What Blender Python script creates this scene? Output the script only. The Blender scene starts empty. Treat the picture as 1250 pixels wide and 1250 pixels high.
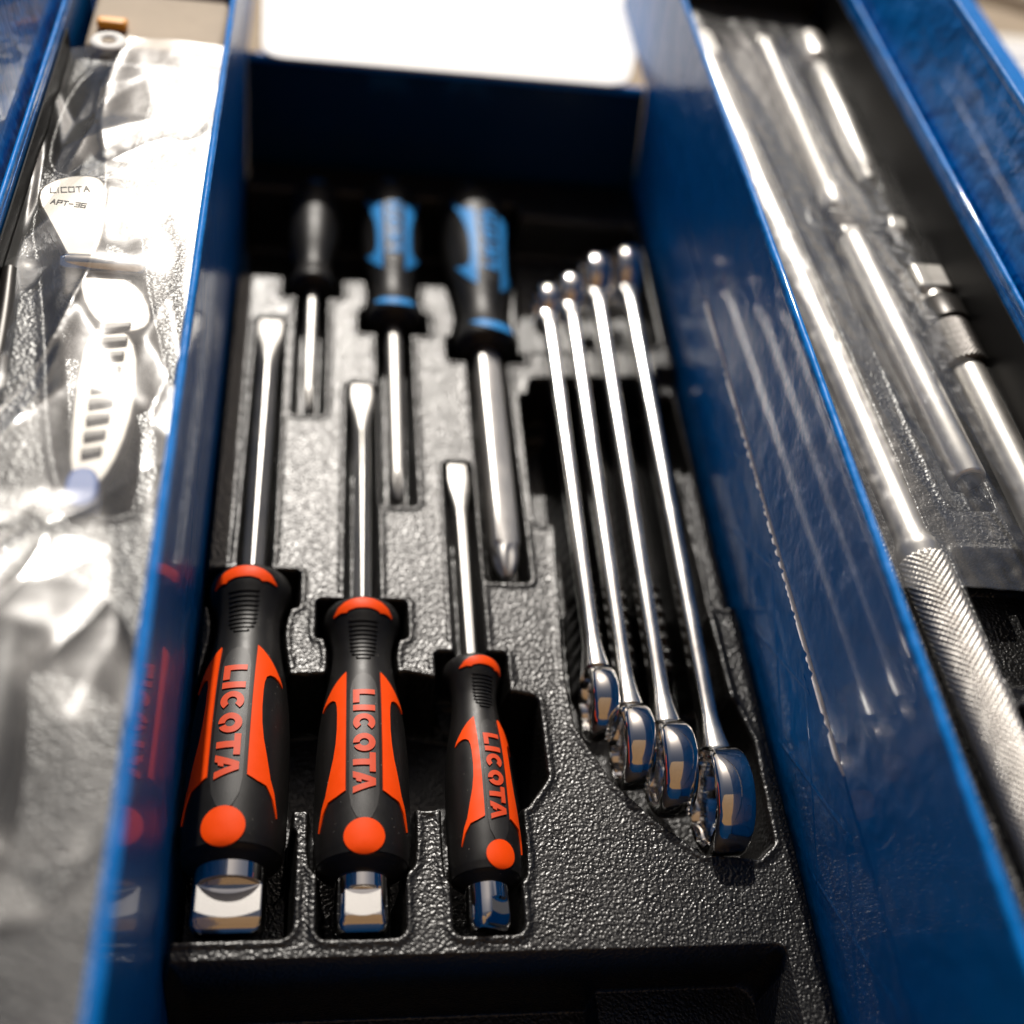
import bpy, math, random
import numpy as np
from mathutils import Vector, Matrix, noise
from mathutils.geometry import delaunay_2d_cdt

# ------------------------------------------------------------------ camera, sky, sun, exposure
scene = bpy.context.scene
C = scene.collection
MM = 0.001
SUN_EL, SUN_AZ = math.radians(43), math.radians(-2.5)      # azimuth from +Y (away from the camera), negative = to the left

cam_d = bpy.data.cameras.new('camera'); cam = bpy.data.objects.new('camera', cam_d); C.objects.link(cam)
cam_d.sensor_width = 36; cam_d.lens = 41.76; cam_d.clip_start = 0.01; cam_d.clip_end = 500
cam_d.dof.use_dof = True; cam_d.dof.focus_distance = 0.432; cam_d.dof.aperture_fstop = 3.3
cam.matrix_world = Matrix(((0.98622864, -0.03081728, -0.16249111, -0.019061),
                           (-0.08182037, 0.76291967, -0.64129479, -0.227375),
                           (0.14373062, 0.64575837, 0.74989175, 0.399421),
                           (0, 0, 0, 1)))
scene.camera = cam

world = bpy.data.worlds.new('World'); scene.world = world; world.use_nodes = True
wn = world.node_tree.nodes; wl = world.node_tree.links
sky = wn.new('ShaderNodeTexSky'); sky.sky_type = 'NISHITA'; sky.sun_disc = False
sky.sun_elevation = SUN_EL; sky.sun_rotation = SUN_AZ
sky.air_density = 0.8; sky.dust_density = 6.0; sky.ozone_density = 0.5
wl.new(sky.outputs[0], wn['Background'].inputs[0]); wn['Background'].inputs[1].default_value = 0.05

sun_d = bpy.data.lights.new('sun', 'SUN'); sun_d.energy = 4.8; sun_d.angle = math.radians(0.53); sun_d.color = (1, 0.945, 0.87)
sun = bpy.data.objects.new('sun', sun_d); C.objects.link(sun)
sd = Vector((math.sin(SUN_AZ) * math.cos(SUN_EL), math.cos(SUN_AZ) * math.cos(SUN_EL), math.sin(SUN_EL)))
sun.rotation_euler = sd.to_track_quat('Z', 'Y').to_euler(); sun.location = sd * 3

scene.view_settings.view_transform = 'Standard'; scene.view_settings.look = 'None'
scene.view_settings.exposure = 0.0; scene.view_settings.gamma = 1
scene.render.engine = 'CYCLES'
scene.cycles.use_denoising = True
scene.cycles.max_bounces = 10; scene.cycles.transparent_max_bounces = 12
scene.cycles.sample_clamp_indirect = 6
random.seed(3)

# ------------------------------------------------------------------ materials
def nodes_of(m): return m.node_tree.nodes, m.node_tree.links

def principled(name, col, rough, metal=0.0, coat=0.0, spec=0.5, bump=None, colvar=0.0, roughvar=0.0, vscale=60):
    """bump: list of (kind, scale per metre, distance in mm, strength)"""
    m = bpy.data.materials.new(name); m.use_nodes = True
    n, l = nodes_of(m); b = n['Principled BSDF']
    b.inputs['Base Color'].default_value = (*col, 1); b.inputs['Roughness'].default_value = rough
    b.inputs['Metallic'].default_value = metal; b.inputs['Specular IOR Level'].default_value = spec
    b.inputs['Coat Weight'].default_value = coat; b.inputs['Coat Roughness'].default_value = 0.04
    tc = n.new('ShaderNodeTexCoord')
    if colvar or roughvar:
        nz = n.new('ShaderNodeTexNoise'); nz.inputs['Scale'].default_value = vscale; nz.inputs['Detail'].default_value = 6
        nz.inputs['Roughness'].default_value = 0.65
        l.new(tc.outputs['Object'], nz.inputs['Vector'])
        if colvar:
            mx = n.new('ShaderNodeMix'); mx.data_type = 'RGBA'
            mx.inputs[6].default_value = (*[c * (1 - colvar) for c in col], 1)
            mx.inputs[7].default_value = (*[min(1, c * (1 + colvar)) for c in col], 1)
            l.new(nz.outputs['Fac'], mx.inputs[0]); l.new(mx.outputs[2], b.inputs['Base Color'])
        if roughvar:
            mr = n.new('ShaderNodeMapRange'); mr.inputs[1].default_value = 0.3; mr.inputs[2].default_value = 0.7
            mr.inputs[3].default_value = max(0.01, rough - roughvar); mr.inputs[4].default_value = rough + roughvar
            l.new(nz.outputs['Fac'], mr.inputs[0]); l.new(mr.outputs[0], b.inputs['Roughness'])
    prev = None
    for kind, sc, dist, stren in (bump or []):
        if kind == 'noise':
            t = n.new('ShaderNodeTexNoise'); t.inputs['Detail'].default_value = 2; t.inputs['Scale'].default_value = sc
            out = t.outputs['Fac']; l.new(tc.outputs['Object'], t.inputs['Vector'])
        elif kind == 'leather':
            t0 = n.new('ShaderNodeTexNoise'); t0.inputs['Scale'].default_value = sc * 0.9; t0.inputs['Detail'].default_value = 1
            l.new(tc.outputs['Object'], t0.inputs['Vector'])
            va = n.new('ShaderNodeVectorMath'); va.operation = 'MULTIPLY_ADD'
            va.inputs[1].default_value = (1.1 / sc,) * 3
            l.new(t0.outputs['Color'], va.inputs[0]); l.new(tc.outputs['Object'], va.inputs[2])
            t = n.new('ShaderNodeTexVoronoi'); t.feature = 'SMOOTH_F1'; t.inputs['Smoothness'].default_value = 0.7
            t.inputs['Scale'].default_value = sc; l.new(va.outputs[0], t.inputs['Vector'])
            out = t.outputs['Distance']
        bp = n.new('ShaderNodeBump'); bp.inputs['Strength'].default_value = stren; bp.inputs['Distance'].default_value = dist * MM
        l.new(out, bp.inputs['Height'])
        if prev is not None: l.new(prev, bp.inputs['Normal'])
        prev = bp.outputs['Normal']
    if prev is not None: l.new(prev, b.inputs['Normal'])
    return m

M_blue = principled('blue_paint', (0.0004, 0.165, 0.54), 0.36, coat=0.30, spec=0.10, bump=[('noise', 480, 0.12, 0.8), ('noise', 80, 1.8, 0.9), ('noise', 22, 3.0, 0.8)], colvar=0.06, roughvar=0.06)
M_blue_shade = principled('shaded_blue_paint', (0.0005, 0.020, 0.065), 0.4, coat=0.25, spec=0.12, bump=[('noise', 480, 0.05, 0.8), ('noise', 40, 0.6, 0.6)], colvar=0.1)  # blue paint darkened: shade of the two end walls put into the colour
M_insert = principled('black_grained_plastic', (0.0035, 0.0032, 0.003), 0.32, spec=0.58, bump=[('leather', 780, 0.33, 0.9), ('noise', 3200, 0.03, 0.4)], roughvar=0.05)
M_pit = M_insert
M_rubber = principled('black_rubber', (0.0055, 0.005, 0.0047), 0.44, spec=0.38, bump=[('noise', 5200, 0.035, 0.6)], roughvar=0.05, vscale=200)
def add_specks(m, scale, thr, col):
    n, l = nodes_of(m); b = n['Principled BSDF']; tc = n.new('ShaderNodeTexCoord')
    v = n.new('ShaderNodeTexVoronoi'); v.inputs['Scale'].default_value = scale; l.new(tc.outputs['Object'], v.inputs['Vector'])
    nzz = n.new('ShaderNodeTexNoise'); nzz.inputs['Scale'].default_value = scale * .12; l.new(tc.outputs['Object'], nzz.inputs['Vector'])
    mu = n.new('ShaderNodeMath'); mu.operation = 'MULTIPLY'; mu.inputs[1].default_value = thr * 2; l.new(nzz.outputs['Fac'], mu.inputs[0])
    lt = n.new('ShaderNodeMath'); lt.operation = 'LESS_THAN'; l.new(v.outputs['Distance'], lt.inputs[0]); l.new(mu.outputs[0], lt.inputs[1])
    mx = n.new('ShaderNodeMix'); mx.data_type = 'RGBA'; mx.inputs[6].default_value = b.inputs['Base Color'].default_value; mx.inputs[7].default_value = (*col, 1)
    l.new(lt.outputs[0], mx.inputs[0]); l.new(mx.outputs[2], b.inputs['Base Color'])
add_specks(M_rubber, 420, 0.045, (0.30, 0.28, 0.25))
M_panel = principled('charcoal_plastic', (0.012, 0.011, 0.0105), 0.46, bump=[('noise', 4200, 0.06, 0.8)])
add_specks(M_panel, 420, 0.045, (0.30, 0.28, 0.25))
M_orange = principled('orange_plastic', (0.80, 0.062, 0.0008), 0.5, spec=0.2, bump=[('noise', 4200, 0.03, 0.6)], colvar=0.07, roughvar=0.08, vscale=260)
M_orange_dull = principled('orange_lettering', (0.58, 0.060, 0.016), 0.5, spec=0.3, bump=[('noise', 4200, 0.03, 0.6)], colvar=0.08, vscale=300)
M_cyan = principled('light_blue_plastic', (0.028, 0.25, 0.62), 0.5, spec=0.25, bump=[('noise', 4200, 0.02, 0.5)])
M_chrome = principled('polished_chrome', (0.78, 0.77, 0.75), 0.06, metal=1, bump=[('noise', 260, 0.03, 0.25)], roughvar=0.02)
M_satin = principled('satin_chrome', (0.64, 0.62, 0.59), 0.40, metal=1, bump=[('noise', 1500, 0.012, 0.4)], roughvar=0.05)
M_shank = principled('brushed_shank_steel', (0.27, 0.262, 0.25), 0.40, metal=1, bump=[('noise', 1500, 0.012, 0.4)], roughvar=0.06)
M_beam = principled('satin_spanner_chrome', (0.72, 0.71, 0.69), 0.20, metal=1, bump=[('noise', 900, 0.015, 0.4)], roughvar=0.05)
M_ground_steel = principled('milled_flat', (0.30, 0.29, 0.28), 0.46, metal=1, bump=[('noise', 2600, 0.05, 0.7)])
M_knurl = principled('knurled_steel', (0.60, 0.575, 0.54), 0.40, metal=1, bump=[('noise', 2500, 0.03, 0.5)])
M_darkknurl = principled('dark_knurled_steel', (0.16, 0.152, 0.145), 0.36, metal=1, bump=[('noise', 2500, 0.03, 0.5)])
M_darksteel = principled('blackened_steel', (0.035, 0.033, 0.031), 0.35, metal=0.7, bump=[('noise', 1500, 0.02, 0.4)])
M_flange = principled('matt_black_sheet', (0.003, 0.003, 0.003), 0.6, spec=0.12)
M_bare = principled('bare_primer_chip', (0.85, 0.85, 0.86), 0.5, metal=0.0, bump=[('noise', 2500, 0.03, 0.5)])
M_white = principled('white_card', (0.86, 0.86, 0.85), 0.6)
M_paper = principled('white_paper', (0.80, 0.80, 0.78), 0.8, colvar=0.03)
M_kraft = principled('kraft_paper', (0.42, 0.35, 0.27), 0.8, colvar=0.15)
M_amber = principled('amber_plastic', (0.80, 0.33, 0.02), 0.4)
M_tan = principled('tan_concrete', (0.36, 0.29, 0.21), 0.85, colvar=0.35, vscale=9, bump=[('noise', 160, 1.0, 0.6)])
M_beige = principled('beige_rubber', (0.50, 0.43, 0.34), 0.6)
M_plierhead = principled('nickel_plate', (0.27, 0.255, 0.235), 0.5, metal=1, bump=[('noise', 1800, 0.03, 0.5)])
M_ink = principled('black_print', (0.02, 0.02, 0.02), 0.6)
M_greyink = principled('grey_print', (0.09, 0.085, 0.08), 0.6)
M_blueink = principled('blue_print', (0.03, 0.08, 0.30), 0.6)

def film_material(name, haze, sharp_rough, soft_rough, soft_fac):
    m = bpy.data.materials.new(name); m.use_nodes = True
    n, l = nodes_of(m); n.remove(n['Principled BSDF']); out = n['Material Output']
    tr = n.new('ShaderNodeBsdfTransparent'); tr.inputs[0].default_value = (0.95, 0.955, 0.95, 1)
    g1 = n.new('ShaderNodeBsdfGlossy'); g1.inputs['Roughness'].default_value = sharp_rough
    g2 = n.new('ShaderNodeBsdfGlossy'); g2.inputs['Roughness'].default_value = soft_rough
    gm = n.new('ShaderNodeMixShader'); gm.inputs[0].default_value = soft_fac
    l.new(g1.outputs[0], gm.inputs[1]); l.new(g2.outputs[0], gm.inputs[2])
    di = n.new('ShaderNodeBsdfDiffuse'); di.inputs[0].default_value = (0.85, 0.85, 0.84, 1)
    tl = n.new('ShaderNodeBsdfTranslucent'); tl.inputs[0].default_value = (0.85, 0.85, 0.84, 1)
    dm = n.new('ShaderNodeMixShader'); l.new(di.outputs[0], dm.inputs[1]); l.new(tl.outputs[0], dm.inputs[2])
    tc = n.new('ShaderNodeTexCoord')
    nz = n.new('ShaderNodeTexNoise'); nz.inputs['Scale'].default_value = 34; nz.inputs['Detail'].default_value = 4
    l.new(tc.outputs['Object'], nz.inputs['Vector'])
    mr = n.new('ShaderNodeMapRange'); mr.inputs[1].default_value = 0.35; mr.inputs[2].default_value = 0.7
    mr.inputs[3].default_value = haze * 0.4; mr.inputs[4].default_value = haze * 1.6
    l.new(nz.outputs['Fac'], mr.inputs[0])
    m1 = n.new('ShaderNodeMixShader'); l.new(mr.outputs[0], m1.inputs[0])
    l.new(tr.outputs[0], m1.inputs[1]); l.new(dm.outputs[0], m1.inputs[2])
    fr = n.new('ShaderNodeFresnel'); ge = n.new('ShaderNodeNewGeometry'); io_ = n.new('ShaderNodeMapRange'); io_.inputs[3].default_value = 1.5; io_.inputs[4].default_value = 1 / 1.5
    l.new(ge.outputs['Backfacing'], io_.inputs[0]); l.new(io_.outputs[0], fr.inputs[0])
    mu = n.new('ShaderNodeMath'); mu.operation = 'MULTIPLY'; mu.inputs[1].default_value = 1.9; mu.use_clamp = True
    l.new(fr.outputs[0], mu.inputs[0])
    m2 = n.new('ShaderNodeMixShader'); l.new(mu.outputs[0], m2.inputs[0])
    l.new(m1.outputs[0], m2.inputs[1]); l.new(gm.outputs[0], m2.inputs[2])
    nb = n.new('ShaderNodeTexNoise'); nb.inputs['Scale'].default_value = 90; nb.inputs['Detail'].default_value = 3
    l.new(tc.outputs['Object'], nb.inputs['Vector'])
    bp = n.new('ShaderNodeBump'); bp.inputs['Strength'].default_value = 0.35; bp.inputs['Distance'].default_value = 0.6 * MM
    l.new(nb.outputs['Fac'], bp.inputs['Height'])
    for g in (g1, g2): l.new(bp.outputs['Normal'], g.inputs['Normal'])
    l.new(m2.outputs[0], out.inputs['Surface'])
    return m
M_film_l = film_material('clear_film', 0.075, 0.05, 0.30, 0.55)
M_film_r = film_material('clear_film_thin', 0.06, 0.08, 0.33, 0.45)

add_specks(M_blue_shade, 150, 0.012, (0.3, 0.3, 0.3))

# ------------------------------------------------------------------ mesh helpers (all lengths in millimetres)
class MB:
    def __init__(s): s.v = []; s.f = []
    def add(s, vs, fs):
        o = len(s.v); s.v.extend([tuple(v) for v in vs]); s.f.extend([tuple(i + o for i in f) for f in fs]); return s
    def box(s, x0, x1, y0, y1, z0, z1):
        return s.add([(x0, y0, z0), (x1, y0, z0), (x1, y1, z0), (x0, y1, z0), (x0, y0, z1), (x1, y0, z1), (x1, y1, z1), (x0, y1, z1)],
                     [(3, 2, 1, 0), (4, 5, 6, 7), (0, 1, 5, 4), (1, 2, 6, 5), (2, 3, 7, 6), (3, 0, 4, 7)])
    def loft(s, rings, cap=True, closed=True):
        n = len(rings[0]); vs = [p for r in rings for p in r]; fs = []
        for i in range(len(rings) - 1):
            for j in range(n if closed else n - 1):
                k = (j + 1) % n
                fs.append((i * n + j, i * n + k, (i + 1) * n + k, (i + 1) * n + j))
        if cap:
            fs.append(tuple(range(n - 1, -1, -1))); fs.append(tuple(range((len(rings) - 1) * n, len(rings) * n)))
        return s.add(vs, fs)
    def lathe(s, prof, n=48, axis=(0, 0), cap=True, f=None):
        """prof: (y, r) along the Y axis"""
        rings = []
        for y, r in prof:
            ring = []
            for j in range(n):
                a = 2 * math.pi * j / n
                rr = r * (f(a, y) if f else 1)
                ring.append((axis[0] + rr * math.sin(a), y, axis[1] + rr * math.cos(a)))
            rings.append(ring)
        return s.loft(rings, cap)
    def extrude_xz(s, prof, y0, y1):
        return s.loft([[(x, y0, z) for x, z in prof], [(x, y1, z) for x, z in prof]])

def mesh_obj(name, mb, mat, parent=None, smooth=40, bevel=0, subsurf=0, loc=None):
    me = bpy.data.meshes.new(name)
    v = np.array(mb.v, dtype=np.float64) * MM
    me.from_pydata(v.tolist(), [], mb.f); me.validate(); me.update()
    import bmesh
    bm = bmesh.new(); bm.from_mesh(me); bmesh.ops.recalc_face_normals(bm, faces=bm.faces); bm.to_mesh(me); bm.free()
    return link_mesh(name, me, mat, parent, smooth, bevel, subsurf)

def link_mesh(name, me, mat, parent=None, smooth=40, bevel=0, subsurf=0):
    me.materials.append(mat)
    if smooth:
        me.polygons.foreach_set('use_smooth', [True] * len(me.polygons))
        if smooth < 180: me.set_sharp_from_angle(angle=math.radians(smooth))
    o = bpy.data.objects.new(name, me); C.objects.link(o)
    if parent is not None: o.parent = parent
    if bevel:
        m = o.modifiers.new('bevel', 'BEVEL'); m.width = bevel * MM; m.segments = 3; m.limit_method = 'ANGLE'; m.angle_limit = math.radians(40)
    if subsurf:
        m = o.modifiers.new('sub', 'SUBSURF'); m.levels = subsurf; m.render_levels = subsurf
    return o

def thing(name, label, cat, loc=(0, 0, 0), rot=(0, 0, 0), group=None):
    o = bpy.data.objects.new(name, None); C.objects.link(o); o.empty_display_size = 0.01
    o.location = Vector(loc) * MM; o.rotation_euler = rot
    o['label'] = label; o['category'] = cat
    if group: o['group'] = group
    return o
def tag(o, label, cat, group=None):
    o['label'] = label; o['category'] = cat
    if group: o['group'] = group
    return o

def densify(poly, d):
    out = []
    for i, p in enumerate(poly):
        q = poly[(i + 1) % len(poly)]
        n = max(1, int(math.ceil(math.dist(p, q) / d)))
        for k in range(n): out.append((p[0] + (q[0] - p[0]) * k / n, p[1] + (q[1] - p[1]) * k / n))
    return out

def smooth_poly(pts, it=2):
    for _ in range(it):
        o = []
        for i, p in enumerate(pts):
            q = pts[(i + 1) % len(pts)]
            o += [(p[0] * .75 + q[0] * .25, p[1] * .75 + q[1] * .25), (p[0] * .25 + q[0] * .75, p[1] * .25 + q[1] * .75)]
        pts = o
    return pts

def inside(poly, x, y):
    c = False; j = len(poly) - 1
    for i in range(len(poly)):
        (xi, yi), (xj, yj) = poly[i], poly[j]
        if (yi > y) != (yj > y) and x < (xj - xi) * (y - yi) / (yj - yi) + xi: c = not c
        j = i
    return c

def patch(mb, poly, fn, d=1.2, thick=0.5, edge=0.0):
    """lay the flat outline poly over the surface fn(s, q, offset), standing proud by thick"""
    b = densify(poly, d); pts = list(b)
    xs = [p[0] for p in poly]; ys = [p[1] for p in poly]
    x = min(xs) + d / 2
    while x < max(xs):
        y = min(ys) + d / 2
        while y < max(ys):
            if inside(poly, x, y) and min(math.dist((x, y), q) for q in b) > d * .45: pts.append((x, y))
            y += d
        x += d
    vs, es, fs, ov, oe, of = delaunay_2d_cdt([Vector(p) for p in pts], [], [list(range(len(b)))], 1, 1e-5)
    vs = [(v.x, v.y) for v in vs]
    top = [fn(p[0], p[1], thick) for p in vs]; n = len(vs)
    faces = [tuple(f) for f in fs]
    cnt = {}
    for f in faces:
        for i in range(len(f)):
            e = (f[i], f[(i + 1) % len(f)]); cnt[e] = cnt.get(e, 0) + 1
    side = []
    bot = [fn(p[0], p[1], -0.4) for p in vs]
    for (a, c) in cnt:
        if (c, a) not in cnt: side.append((a, a + n, c + n, c))
    mb.add(top + bot, faces + side)
    return mb

def lerp_prof(prof):
    ys = [p[0] for p in prof]; rs = [p[1] for p in prof]
    # monotone cubic-ish via numpy on a fine smoothed table
    t = np.linspace(ys[0], ys[-1], 400); r = np.interp(t, ys, rs)
    k = np.ones(17) / 17; rp = np.concatenate([[r[0]] * 8, r, [r[-1]] * 8]); r2 = np.convolve(rp, k, 'valid')
    return lambda q: float(np.interp(q, t, r2))

# ------------------------------------------------------------------ ground
def grid_mesh(name, X, Y, Z):
    ny, nx = X.shape
    v = np.stack([X, Y, Z], -1).reshape(-1, 3).astype(np.float32) * MM
    i = np.arange(ny * nx).reshape(ny, nx)
    q = np.stack([i[:-1, :-1], i[:-1, 1:], i[1:, 1:], i[1:, :-1]], -1).reshape(-1, 4)
    me = bpy.data.meshes.new(name)
    me.vertices.add(len(v)); me.vertices.foreach_set('co', v.ravel())
    me.loops.add(q.size); me.loops.foreach_set('vertex_index', q.ravel().astype(np.int32))
    me.polygons.add(len(q)); me.polygons.foreach_set('loop_start', (np.arange(len(q)) * 4).astype(np.int32))
    me.update(calc_edges=True); me.validate()
    return me

GZ = -62
g = MB(); g.add([(-60000, -60000, GZ), (60000, -60000, GZ), (60000, 60000, GZ), (-60000, 60000, GZ)], [(0, 1, 2, 3)])
o = mesh_obj('ground', g, M_tan, smooth=0); o['kind'] = 'structure'

M_blocker = principled('tan_blocker', (0.15, 0.088, 0.038), 0.85, colvar=0.3, vscale=4)
bw = MB(); bw.loft([[(-2600, -1150, GZ), (2600, -1150, GZ), (2600, -1150, 4600), (-2600, -1150, 4600)], [(-2600, -1550, GZ), (2600, -1550, GZ), (2600, -1550, 4600), (-2600, -1550, 4600)]])  # added wall out of view: browns chrome reflections, cuts sky light from behind
tag(mesh_obj('sky_blocker_wall', bw, M_blocker, smooth=0), 'added unseen tan wall behind the viewer, browning the chrome and blocking sky', 'wall')

# ------------------------------------------------------------------ the blue steel toolbox
box = thing('tool_box', 'open blue painted steel toolbox with raised side trays and a deep middle compartment', 'toolbox', (50, 80, GZ))
OX, OY, OZ = 50, 80, GZ
def bx(name, mb, mat, parent=box, **k):
    mb.v = [(x - OX, y - OY, z - OZ) for x, y, z in mb.v]
    return mesh_obj(name, mb, mat, parent, **k)
Y0, Y1 = -215, 378          # lower body
T0, T1 = -240, 470          # raised trays

floor = bx('floor_panel', MB().box(-64, 164, Y0, Y1, -60, -58.6), M_blue)
def wall_prof(sx, xs_in, th=1.3):
    """closed XZ outline from the list of inner-face points, thickness outward (sx = +1 right, -1 left)"""
    return list(xs_in) + [(x + sx * th, z) for x, z in reversed(xs_in)]
wl_l = bx('side_wall', MB().extrude_xz(wall_prof(-1, [(-64.5, -60), (-64.5, 0), (-63.2, 61)]), Y0, Y1), M_blue)
wl_r = bx('side_wall', MB().extrude_xz(wall_prof(1, [(165, -60), (164, 0), (157, 61)]), Y0, Y1), M_blue)
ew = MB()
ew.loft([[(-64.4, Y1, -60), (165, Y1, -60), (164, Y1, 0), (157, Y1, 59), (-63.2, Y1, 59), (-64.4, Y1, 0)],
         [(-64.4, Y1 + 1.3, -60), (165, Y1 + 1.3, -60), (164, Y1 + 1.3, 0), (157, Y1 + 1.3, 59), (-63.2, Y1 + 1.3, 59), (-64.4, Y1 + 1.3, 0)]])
end_far = bx('end_wall', ew, M_blue_shade)
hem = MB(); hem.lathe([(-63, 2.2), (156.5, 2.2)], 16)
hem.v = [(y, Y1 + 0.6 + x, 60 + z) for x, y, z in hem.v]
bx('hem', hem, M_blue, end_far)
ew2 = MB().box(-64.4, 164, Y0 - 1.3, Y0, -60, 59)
bx('end_wall', ew2, M_blue_shade)  # near end takes the darkened blue so it bounces less blue light

def rim_prof(cx, z, w, h, n=5):
    pts = []
    r = min(w, h) / 2
    for (sx, sz, a0) in ((1, 1, 0), (-1, 1, 90), (-1, -1, 180), (1, -1, 270)):
        for k in range(n):
            a = math.radians(a0 + 90 * k / (n - 1))
            pts.append((cx + sx * (w / 2 - r) + r * math.cos(a), z + sz * (h / 2 - r) + r * math.sin(a)))
    return pts

# raised tray on the left
tray_l = bx('raised_tray', MB().extrude_xz([(-62.6, 64), (-61.2, 131), (-62.4, 131), (-63.8, 65.2), (-129.5, 65.2), (-130, 131), (-131.2, 131), (-130.7, 64)], T0, T1), M_blue)
bx('tray_rim', MB().extrude_xz(rim_prof(-62.3, 132, 2.8, 5), T0, T1), M_blue, tray_l)
bx('tray_rim', MB().extrude_xz(rim_prof(-131.4, 132, 2.2, 4), T0, T1), M_blue, tray_l)
# raised tray on the right
tray_r = bx('raised_tray', MB().extrude_xz([(156.2, 64), (152.6, 131), (153.8, 131), (157.4, 65.2), (247, 65.2), (247, 131), (248.2, 131), (248.2, 64)], T0, T1), M_blue)
bx('tray_rim', MB().extrude_xz(rim_prof(153.4, 132, 2.8, 5), T0, T1), M_blue, tray_r)
bx('tray_rim', MB().extrude_xz(rim_prof(248.4, 133, 2.6, 5), T0, T1), M_blue, tray_r)
bx('tray_end', MB().box(157.4, 247, 405, 406.2, 65.4, 128), M_blue, tray_r)
bx('tray_end', MB().box(-129.4, -63.8, 330, 331.2, 65.4, 128), M_blue, tray_l)
# outermost trays: their inner walls rise behind the outer rims
out_r = bx('outer_tray', MB().extrude_xz([(250.4, 128), (255.5, 175), (256.7, 175), (251.7, 127), (330, 127), (330, 125.8), (250.4, 125.8)], T0, T1), M_blue)
bx('tray_rim', MB().extrude_xz(rim_prof(256.6, 176, 2.4, 4), T0, T1), M_blue, out_r)
out_l = bx('outer_tray', MB().extrude_xz([(-133.4, 128), (-140, 168), (-141.2, 168), (-134.7, 127), (-214, 127), (-214, 125.8), (-133.4, 125.8)], T0, T1), M_blue)
bx('tray_rim', MB().extrude_xz(rim_prof(-141.2, 169, 2.4, 4), T0, T1), M_blue, out_l)

# pressed diamond ribs low on the right wall
def wall_x(z): return 164 - 7 * max(0, z) / 61
for k in range(-2, 5):
    yc = k * 56 + 20
    for sgn in (1, -1):
        m = MB(); rings = []
        for t in np.linspace(0, 1, 9):
            z = 6 + 46 * t; y = yc + sgn * (t - 0.5) * 62
            x = wall_x(z)
            rings.append([(x + .3, y - 3.4, z), (x - .28, y - .7, z), (x - .28, y + .7, z), (x + .3, y + 3.4, z)])
        m.loft(rings); bx('pressed_rib', m, M_blue, wl_r)
# worn edge along the seam between lower wall and tray
m = MB(); rings = []
for y in np.linspace(-50, 196, 420):
    n1 = noise.noise(Vector((y * 0.35, 2, 1))); n2 = noise.noise(Vector((y * 0.05, 7, 3)))
    w = max(0.05, 0.62 + 1.0 * n1 + 0.7 * n2)
    if y < -18: w *= 0.5
    w *= float(np.clip((y + 50) / 22, 0.05, 1) * np.clip((196 - y) / 10, 0.05, 1))
    for cy, a, wd in ((186, 2.1, 4), (-20, 1.9, 5), (-40, 0.8, 6)): w += a * math.exp(-((y - cy) / wd) ** 2) * (1 + .4 * n1)
    zc = 62.4 + 0.3 * n2
    pr_ = 1.4 * min(1, w * 1.3)
    rings.append([(156.5, y, zc - w / 2), (156.4 - pr_, y, zc - w * .05), (156.4 - pr_ * .5, y, zc + w / 2), (157, y, zc)])
m.loft(rings); bx('worn_edge', m, M_bare, wl_r)

# ------------------------------------------------------------------ moulded inserts (height fields)
def sdf_poly(X, Y, poly):
    P = np.array(poly, float); d = np.full(X.shape, 1e18); s = np.ones(X.shape)
    n = len(P)
    for i in range(n):
        a = P[i]; b = P[i - 1]; e = b - a
        wx = X - a[0]; wy = Y - a[1]
        t = np.clip((wx * e[0] + wy * e[1]) / max(1e-9, e @ e), 0, 1)
        d = np.minimum(d, (wx - e[0] * t) ** 2 + (wy - e[1] * t) ** 2)
        c1 = Y >= a[1]; c2 = Y < b[1]; c3 = e[0] * wy > e[1] * wx
        s = np.where((c1 & c2 & c3) | (~c1 & ~c2 & ~c3), -s, s)
    return s * np.sqrt(d)
def rect(x0, x1, y0, y1): return [(x0, y0), (x1, y0), (x1, y1), (x0, y1)]
def sstep(t): t = np.clip(t, 0, 1); return t * t * (3 - 2 * t)

def insert_grid(name, x0, x1, y0, y1, step, pockets, z, parent, mat, raised=(), skirt=10, post=None):
    xs = np.arange(x0, x1 + step * .5, step); ys = np.arange(y0, y1 + step * .5, step)
    X, Y = np.meshgrid(xs, ys); H = np.zeros(X.shape); LIP = np.zeros(X.shape)
    for poly, r, depth, w in pockets:
        p = np.array(poly); lo = p.min(0) - 8; hi = p.max(0) + 8
        ix = np.where((xs > lo[0]) & (xs < hi[0]))[0]; iy = np.where((ys > lo[1]) & (ys < hi[1]))[0]
        if not len(ix) or not len(iy): continue
        sl = np.s_[iy[0]:iy[-1] + 1, ix[0]:ix[-1] + 1]
        sd = sdf_poly(X[sl], Y[sl], poly) - r           # r grows the outline with rounded corners
        LIP[sl] = np.maximum(LIP[sl], 0.6 * np.exp(-((sd - 2.2) / 1.35) ** 2))
        H[sl] = np.minimum(H[sl], -depth * sstep((1.3 - sd) / (w + .8)) ** 1.25)
    H = H + LIP * np.clip(1 + H / 1.5, 0, 1)
    for poly, r, h, w in raised:
        sd = sdf_poly(X, Y, poly) - r
        H = np.where(H > h - 40, np.maximum(H, np.where(sd < 1, h * 1.0 + (H - h) * (1 - sstep((0.8 - sd) / w)), H)), H)
    if post is not None: H = post(X, Y, H)
    e = np.minimum(np.minimum(X - x0, x1 - X), np.minimum(Y - y0, y1 - Y))
    H -= skirt * (1 - sstep(e / 2.0)) ** 1.5
    me = grid_mesh(name, X, Y, H + z)
    o = link_mesh(name, me, mat, parent, smooth=180)
    return o

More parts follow.
